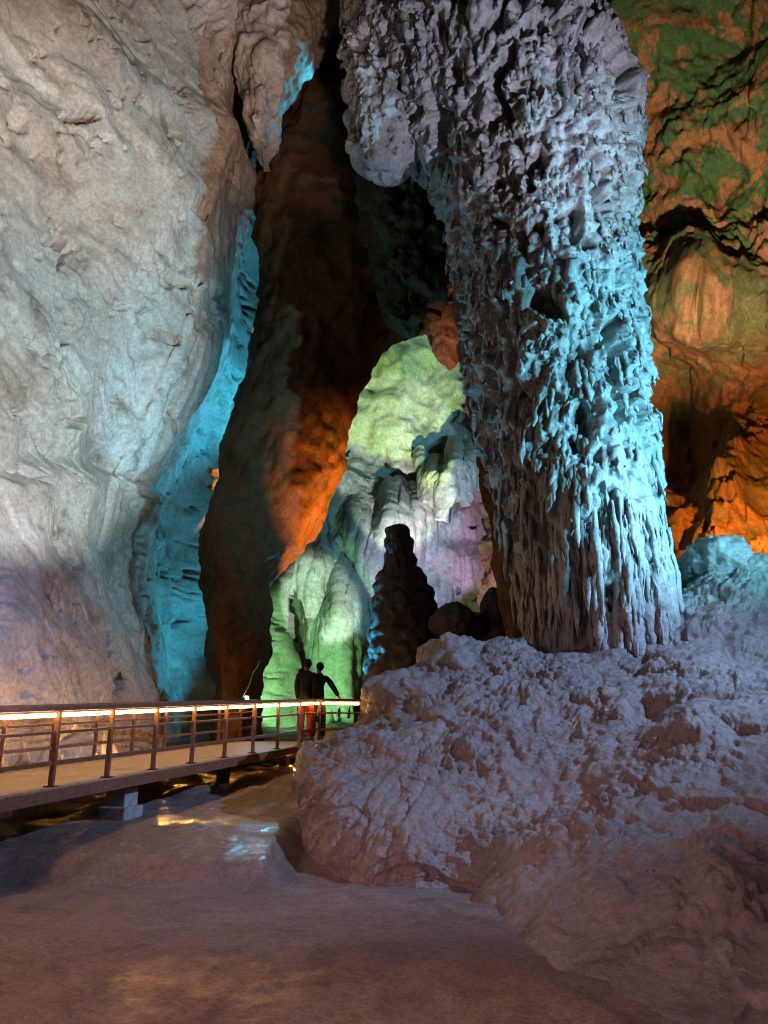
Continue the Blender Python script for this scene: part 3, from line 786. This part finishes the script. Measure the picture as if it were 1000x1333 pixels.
    d += sstep(0.3, 0.7, pop) * (0.06 * a2 + 0.02 * a3) - 0.15 * sstep(0.2, 0.7, gauss(930, 1085, 50, 14)) - 0.2 * sstep(0.3, 0.7, gauss(850, 930, 40, 16)) + 0.22 * gauss(910, 960, 32, 30)
    v_ = np.broadcast_to(dv[:, None], P.shape[:2])
    d += 0.3 * gauss(930, 725, 30, 20) - 0.25 * gauss(735, 830, 40, 18)
    # draped flutes down the steep nose
    nose = sstep(620, 520, px) * sstep(960, 1060, py)
    f1, f2, c = worley2((P[..., 0] - 0.6 * P[..., 1] + 0.06 * w) / 0.16, P[..., 2] / 2.2, 166, 1, 1)
    d += nose * 0.11 * np.sqrt(np.clip(1 - (1.2 * f1) ** 2, 0, 1))
    d = (d - 0.22) * (1 - 0.85 * sstep(0.22, 0.02, v_) * sstep(600, 700, px))
    P = P + N * d[..., None]
    o = grid_mesh('flowstone_mound', P, M['mound'])
    tag(o, 'large sloping mound of wet grey flowstone filling the right foreground', 'rock mound')
build_mound()

# ------------------------------------------------------------------ boulders and stalagmites
def blob(name, c, r, mat, seed, label, cat, group=None, nv=90, nu=120, amp=1.0, knob=0.16):
    th = np.linspace(0.02, math.pi - 0.02, nv)[:, None]; ph = np.linspace(0, 2 * math.pi, nu, endpoint=False)[None]
    D = np.stack([np.sin(th) * np.cos(ph), np.sin(th) * np.sin(ph), np.cos(th) + 0 * ph], -1)
    P = np.array(c) + D * np.array(r)
    d = amp * (0.22 * fbm(P, 0.9, 3, seed) + 0.1 * ridged(P, 0.5, 3, seed + 3))
    s = ph * r[0] + 0 * th; t = P[..., 2]
    f1, f2, cc = worley2((s + 0.1 * fbm(P, 0.5, 2, seed)) / knob, t / (knob * 1.4), seed + 5, 0.7, 1.3)
    d += 0.35 * knob * np.sqrt(np.clip(1 - 1.2 * f1 * f1, 0, 1)) * np.sin(th)
    f1, f2, cc = worley2(s / (knob * 0.45), t / (knob * 0.5), seed + 9, 0.8, 1.2)
    d += 0.22 * knob * np.sqrt(np.clip(1 - 1.2 * f1 * f1, 0, 1)) * np.sin(th) + 0.05 * amp * ridged(P, 0.22, 3, seed + 11, 0.6)
    P = P + D * d[..., None]
    o = grid_mesh(name, P, mat, True)
    tag(o, label, cat, group)
    return o

blob('boulder', at(600, 872, 12.9), (0.48, 0.5, 0.36), M['mound'], 201, 'rounded pale boulder on the crest of the mound left of the column foot', 'boulder')
blob('boulder', at(528, 912, 12.4), (0.36, 0.45, 0.26), M['mound'], 215, 'smooth boulder at the left end of the crest above the railing', 'boulder')
blob('boulder', at(905, 960, 9.3), (0.30, 0.35, 0.26), M['mound'], 222, 'knobbly dark lump sticking out of the middle of the mound slope', 'boulder', knob=0.07, amp=0.5)
blob('boulder', at(930, 735, 13.6), (0.40, 0.5, 0.32), M['mound'], 229, 'pale crusted boulder on the ridge at the right of the column foot', 'boulder', knob=0.09)
blob('boulder', at(600, 815, 16.4), (0.30, 0.3, 0.2), M['stal'], 232, 'small black boulder between the two stalagmites', 'boulder', nv=60, nu=80)

def stalagmite(rows, depth, seed, label, mat):
    P, N, S, T = tube_rows(rows, 210, 140, depth, 0.7)
    rs = np.abs(np.sin(T * 9 + 2.0 * fbm(P, 0.8, 2, seed)))
    f1, f2, c = worley2((S + 0.05 * fbm(P, 0.5, 2, seed)) / 0.16, T / 0.20, seed, 0.7, 1.5)
    d = 0.05 * rs + 0.09 * np.sqrt(np.clip(1 - 1.2 * f1 * f1, 0, 1)) + 0.10 * fbm(P, 0.6, 3, seed + 2) - 0.06
    tip = np.linspace(0, 1, 210)[:, None]
    P = P + N * (d * sstep(0, 0.05, tip))[..., None]
    o = grid_mesh('stalagmite', P, mat, True)
    tag(o, label, 'stalagmite')
stalagmite([(684, 515, 521, 17.2, 0.05), (688, 509, 528, 17.2, 0.2), (700, 505, 533, 17.2, 0.28), (720, 503, 537, 17.2, 0.34), (740, 500, 541, 17.2, 0.4), (752, 494, 552, 17.2, 0.5), (775, 488, 560, 17.2, 0.62),
            (795, 485, 570, 17.2, 0.75), (815, 483, 580, 17.2, 0.85), (850, 480, 592, 17.2, 1.0), (900, 478, 600, 17.2, 1.05), (940, 476, 606, 17.2, 1.1)], 0.5, 241, 'tall black cone shaped stalagmite in front of the pastel chamber', M['stal'])
stalagmite([(768, 643, 649, 16.6, 0.05), (771, 636, 657, 16.6, 0.15), (780, 630, 664, 16.6, 0.25), (800, 624, 672, 16.6, 0.35), (830, 618, 682, 16.6, 0.45), (870, 612, 690, 16.6, 0.5)], 0.4, 251, 'short dark stalagmite stump at the left foot of the column', M['stal'])

#MORE
# ------------------------------------------------------------------ THE WALKWAY
M['rust'] = plain('red_brown_painted_steel', (0.20, 0.085, 0.045), 0.5, 0.0, 0.3, 18)
M['darksteel'] = plain('dark_steel', (0.06, 0.045, 0.04), 0.55, 0.0, 0.3, 14)
M['deck'] = plain('tan_deck_sheet', (0.34, 0.25, 0.16), 0.6, 0.0, 0.2, 9)
M['concrete'] = plain('grey_concrete', (0.30, 0.29, 0.28), 0.85, 0.0, 0.25, 12)
M['led'] = glow('warm_strip_light', (1.0, 0.52, 0.14), 28.0)

def wpt(t):
    return Vector((-3.79 + 0.3014 * t, 9.3 + 0.957 * t, 1.0 + 0.05 * t))
NOR = Vector((-0.9538, 0.3004, 0.0))
WID = 2.05
def build_walkway():
    root = empty('raised_walkway', (wpt(4).x, wpt(4).y, 0.6))
    tag(root, 'raised steel walkway with brown railings and glowing warm strip lights', 'walkway')
    T0, T1 = -4.5, 8.08
    c8 = wpt(8); far8 = c8 + NOR * WID
    turn = Vector((0.94, 0.34, 0.0))
    c9 = c8 + turn * 0.95; c10 = c9 + turn * 1.1; c11 = c10 + turn * 1.3
    # deck slab
    mb = MB()
    def slab(a, b, c, d, top, th):
        mb.hexa([a + Vector((0, 0, top - th)), b + Vector((0, 0, top - th)), c + Vector((0, 0, top - th)), d + Vector((0, 0, top - th)),
                 a + Vector((0, 0, top)), b + Vector((0, 0, top)), c + Vector((0, 0, top)), d + Vector((0, 0, top))])
    a, b = wpt(T0), wpt(T1)
    o1 = -NOR * 0.06
    slab(a + o1, b + o1, b + NOR * (WID + 0.06), a + NOR * (WID + 0.06), 0, 0.05)
    mb.build('deck', M['deck'], root)
    mb = MB()
    e = c11 + turn * 0.2
    slab(b + o1 + turn * 0.012, e - Vector((0, 0.06, 0)), e + Vector((-0.5, 1.6, 0)), b + NOR * (WID + 0.06) + turn * 0.012, 0, 0.05)
    mb.build('landing', M['deck'], root)
    for off in (-0.065, WID + 0.065):
        mb = MB(); mb.bar(a + NOR * off + Vector((0, 0, -0.095)), b + NOR * off + Vector((0, 0, -0.065)), 0.05, 0.14)
        mb.build('edge_beam', M['rust'], root, 0.006)
    mb = MB(); mb.bar(a + NOR * 0.8 + Vector((0, 0, -0.13)), b + NOR * 0.8 + Vector((0, 0, -0.13)), 0.10, 0.15); mb.build('joist', M['darksteel'], root)
    # railings
    H = 0.87
    near = [wpt(t) + NOR * 0.02 for t in (-4, -3, -2, -1, 0, 1, 2, 3, 4, 5, 6, 7)] + [c8, c9, c10, c11]
    far = [wpt(t + 0.35) + NOR * (WID - 0.02) for t in (-4, -3, -2, -1, 0, 1, 2, 3, 4, 5, 6, 7)] + [wpt(8.3) + NOR * (WID - 0.02), wpt(9.3) + NOR * (WID + 0.1)]
    for line in (near, far):
        for p in line:
            mb = MB(); mb.bar(p + Vector((0, 0, 0.001)), p + Vector((0, 0, H - 0.03)), 0.06, 0.06, (0, 1, 0)); po = mb.build('post', M['rust'], root, 0.006)
            mb = MB(); mb.bar(p + Vector((0, 0, 0.003)), p + Vector((0, 0, 0.015)), 0.13, 0.11, (0, 1, 0)); mb.build('base_plate', M['darksteel'], root)
        for p, q in zip(line, line[1:]):
            d = (q - p).normalized()
            up = lambda h: Vector((0, 0, h))
            mb = MB(); mb.bar(p + up(H), q + up(H), 0.10, 0.055); mb.build('handrail', M['rust'], root, 0.01)
            for h, th in ((0.60, 0.035), (0.26, 0.05)):
                mb = MB(); mb.bar(p + d * 0.032 + up(h), q - d * 0.032 + up(h), 0.03, th); mb.build('rail', M['rust'], root, 0.004)
            mb = MB(); hs = H - (0.075 if line is near else 0.13); mb.tube([p + d * 0.06 + up(hs), q - d * 0.06 + up(hs)], 0.023, 8); mb.build('strip_light', M['led'], root)
    # piers with footings
    for t, kind in ((-0.9, 1), (1.75, 1), (4.6, 0), (7.05, 0)):
        for off in ((0.35, 1.6) if kind == 0 else (0.30, 1.7)):
            p = wpt(t) + NOR * off
            zb = float(floor_z(np.array(p.x), np.array(p.y)))
            wd = 0.30 if kind else 0.17
            mb = MB(); mb.bar((p.x, p.y, zb + 0.02), (p.x, p.y, p.z - 0.201), wd, wd, (0.3, 0.95, 0)); pi_ = mb.build('pier', M['concrete'] if kind else M['darksteel'], root, 0.01)
            mb = MB(); k = 0.42 if kind else 0.30
            mb.bar((p.x, p.y, zb - 0.25), (p.x, p.y, zb + 0.16), k, k, (0.3, 0.95, 0)); mb.build('footing', M['concrete'], root, 0.02)
        p, q = wpt(t) + NOR * 0.1, wpt(t) + NOR * 1.95
        mb = MB(); mb.bar(p + Vector((0, 0, -0.13)), q + Vector((0, 0, -0.13)), 0.12, 0.14); mb.build('cross_beam', M['darksteel'], root)
build_walkway()

# ------------------------------------------------------------------ the two visitors
M['skin'] = plain('skin', (0.36, 0.20, 0.13), 0.5, 0, 0.08)
M['hair'] = plain('black_hair', (0.012, 0.010, 0.009), 0.85, 0, 0.3, 60)
M['black_cloth'] = plain('black_cloth', (0.018, 0.016, 0.018), 0.9, 0, 0.3, 20)
M['red_cloth'] = plain('dark_red_cloth', (0.30, 0.025, 0.018), 0.85, 0, 0.25, 20)
M['shoe'] = plain('dark_shoes', (0.02, 0.02, 0.02), 0.5)

def skin_mesh(name, pts, edges, mat, parent, root=0, sub=1):
    bm = bmesh.new()
    lay = bm.verts.layers.skin.verify()
    vs = [bm.verts.new(p[:3]) for p in pts]
    for a, b in edges: bm.edges.new((vs[a], vs[b]))
    for i, v in enumerate(vs):
        r = pts[i][3]
        v[lay].radius = r if isinstance(r, tuple) else (r, r)
        v[lay].use_root = (i == root)
    me = bpy.data.meshes.new(name); bm.to_mesh(me); bm.free()
    me.materials.append(mat)
    o = bpy.data.objects.new(name, me); COL.objects.link(o); o.parent = parent
    s = o.modifiers.new('skin', 'SKIN'); s.use_smooth_shade = True; s.branch_smoothing = 0.6
    d = o.modifiers.new('sub', 'SUBSURF'); d.levels = sub + 1; d.render_levels = sub + 1
    return o

def person(loc, rz, h, lab, arms, legs_mat, head_turn=(0, 0)):
    root = empty('person', loc, rz); root.scale = (h / 1.74,) * 3
    tag(root, lab, 'person', 'visitors on the walkway')
    hx, hy = head_turn
    pts = [(0, 0, .95, (.13, .10)), (0, 0, 1.14, (.125, .095)), (0, 0, 1.32, (.145, .10)), (0, -.01, 1.45, (.075, .07)), (0, .0, 1.51, (.06, .06)),
           (hx * .3, .015 + hy * .3, 1.55, (.066, .07)), (hx, .02 + hy, 1.63, (.072, .088)), (hx, .01 + hy, 1.685, (.055, .07))]
    ed = [(0, 1), (1, 2), (2, 3), (3, 4), (4, 5), (5, 6), (6, 7)]
    def add(p, par):
        pts.append(p); ed.append((par, len(pts) - 1)); return len(pts) - 1
    add((hx * 1.2, .02 + hy + .115, 1.605, .012), 6)                   # nose
    for s in (-1, 1):
        add((hx + s * .083, .0 + hy, 1.60, .014), 6)                   # ears
    jk = [(0, 0, .86, (.155, .125)), (0, 0, 1.0, (.15, .12)), (0, 0, 1.14, (.145, .115)), (0, 0, 1.32, (.17, .125)), (0, -.01, 1.43, (.14, .10)), (0, -.005, 1.50, .068)]
    jed = [(0, 1), (1, 2), (2, 3), (3, 4), (4, 5)]
    for s, (el, wr, ha) in zip((-1, 1), arms):
        sh = (s * .175, 0, 1.415)
        a = add(sh + (.045,), 2); b = add(el + (.043,), a); c = add(wr + (.028,), b)
        v = (Vector(ha) - Vector(wr)).normalized()
        pal = Vector(wr) + v * .07
        d = add(tuple(pal) + ((.036, .018),), c)
        side = v.cross(Vector((0, 1, 0))).normalized() if abs(v.y) < .9 else Vector((1, 0, 0))
        for k, (off, ln) in enumerate(((-.026, .065), (-.009, .08), (.009, .075), (.026, .058))):
            f1 = pal + side * off + v * (.02 + ln * .5)
            f2 = f1 + (v * .8 + Vector((0, .35, -.3))).normalized() * ln * .5
            e = add(tuple(f1) + (.009,), d); add(tuple(f2) + (.0075,), e)
        th = Vector(wr) + v * .035 - side * .035 * s
        e = add(tuple(th) + (.011,), c); add(tuple(th + v * .04 - side * .015 * s) + (.009,), e)
        n = len(jk); jk += [sh + (.088,), el + (.066,), tuple(Vector(wr) - v * .01) + (.048,)]
        jed += [(3, n), (n, n + 1), (n + 1, n + 2)]
    tr = [(0, 0, .97, (.15, .12)), (0, 0, .88, (.15, .12))]; ted = [(0, 1)]
    for s in (-1, 1):
        a = add((s * .09, 0, .88, .085), 0); b = add((s * .10, .015, .49, .058), a); c = add((s * .105, -.02, .10, .04), b); add((s * .12, .12, .035, .034), c)
        n = len(tr); tr += [(s * .095, 0, .80, .105), (s * .105, .015, .49, .085), (s * .108, -.02, .13, .075)]
        ted += [(1, n), (n, n + 1), (n + 1, n + 2)]
    skin_mesh('body', pts, ed, M['skin'], root)
    skin_mesh('jacket', jk, jed, M['black_cloth'], root, 1)
    skin_mesh('trousers', tr, ted, legs_mat, root)
    bm = bmesh.new(); bmesh.ops.create_uvsphere(bm, u_segments=20, v_segments=14, radius=1.0)
    for v in bm.verts:
        x, y, z = v.co
        if y > 0.25 and z < 0.35: y, z = y * 0.55, max(z, 0.0) + 0.15          # hairline over the forehead
        if z < -0.8: z = -0.8
        k = 1 + 0.05 * math.sin(9 * x + 5 * z) * math.cos(7 * y)
        v.co = (hx + x * 0.088 * k, hy + 0.005 + y * 0.112 * k, 1.645 + z * 0.100 * k)
    for f in bm.faces: f.smooth = True
    me = bpy.data.meshes.new('hair'); bm.to_mesh(me); bm.free(); me.materials.append(M['hair'])
    hr = bpy.data.objects.new('hair', me); COL.objects.link(hr); hr.parent = root
    for s in (-1, 1):
        skin_mesh('shoe', [(s * .105, -.05, .05, .05), (s * .108, .03, .045, .05), (s * .12, .14, .035, .042)], [(0, 1), (1, 2)], M['shoe'], root)
pz = 1.0 + 0.05 * 7.5
xa, ya, _ = at(397, 960, 16.75)
person((xa, ya, pz + .002), R(-12), 1.74, 'person in black jacket and dark red trousers, left of the two on the walkway',
       (((-.215, .02, 1.13), (-.20, .10, .90), (-.19, .14, .81)), ((.22, .0, 1.13), (.21, .12, .92), (.20, .2, .85))), M['red_cloth'], (0.02, 0.0))
xa, ya, _ = at(413, 960, 17.1)
person((xa, ya, pz + .002), R(8), 1.70, 'person in black with one arm stretched to the railing, right of the two visitors',
       (((-.20, .03, 1.13), (-.17, .12, .90), (-.16, .17, .82)), ((.33, .02, 1.20), (.46, .04, 1.0), (.52, .08, .93))), M['black_cloth'], (0.03, 0.0))

# ------------------------------------------------------------------ floodlight, cable, pipe, stones
M['lens'] = glow('green_white_lens', (0.55, 1.0, 0.75), 14.0)
M['fixture'] = plain('black_housing', (0.03, 0.03, 0.03), 0.4)
M['cable'] = plain('green_lit_cable', (0.35, 0.75, 0.15), 0.5)  # green cast by the floodlight is put into the cable colour
fx = Vector(at(318, 912, 18.55))
root = empty('floodlight', (fx.x, fx.y, fx.z - 0.25))
tag(root, 'small lit floodlight with pale green lens behind the railing at the arch foot', 'floodlight')
mb = MB(); mb.bar(fx + Vector((-.10, .05, 0)), fx + Vector((.06, -.02, .05)), .16, .13); mb.build('housing', M['fixture'], root, .012)
mb = MB(); mb.bar(fx + Vector((.063, -.021, .051)), fx + Vector((.073, -.026, .054)), .13, .10); mb.build('lens', M['lens'], root)
for dy in (.1, -.09):
    mb = MB(); mb.bar(fx + Vector((0, dy, -.28)), fx + Vector((0, dy, .02)), .03, .03); mb.build('bracket', M['fixture'], root)
mb = MB()
pts = [at(x, y, Y) for x, y, Y in ((316, 908, 18.45), (320, 900, 18.3), (324, 893, 18.2), (327, 884, 18.15), (329, 876, 18.1), (335, 869, 18.1), (338, 860, 18.2))]
mb.tube(pts, 0.013, 8)
tag(mb.build('cable', M['cable']), 'cable climbing the rock from the floodlight, the green light put into its colour', 'cable')
mb = MB(); a = Vector(at(322, 988, 16.0)); b = Vector(at(354, 994, 15.6))
a.z = float(floor_z(np.array(a.x), np.array(a.y))) + .16; b.z = float(floor_z(np.array(b.x), np.array(b.y))) + .16
mb.tube([a, b], .03, 10)
tag(mb.build('pipe', M['concrete']), 'pale thin pipe lying on the rubble below the walkway', 'pipe')
rs = np.random.RandomState(5)
for k, (px, Y, r) in enumerate(((436, 17.9, .22), (452, 17.6, .16), (428, 18.6, .25), (464, 18.3, .3))):
    x, y, z = at(px, 930, Y)
    z = float(floor_z(np.array(x), np.array(y)))
    blob('stone', (x, y, z + r * .9), (r * 1.3, r, r * 1.1), M['back'], 300 + k, ['pale stone just behind the railing below the visitor\'s arm', 'small pale stone at the right end of the railing', 'pale stone at the back of the landing left of the green curtain', 'large pale stone beside the end of the mound'][k], 'stone', 'stones by the landing', 50, 60, 0.4, 0.1)
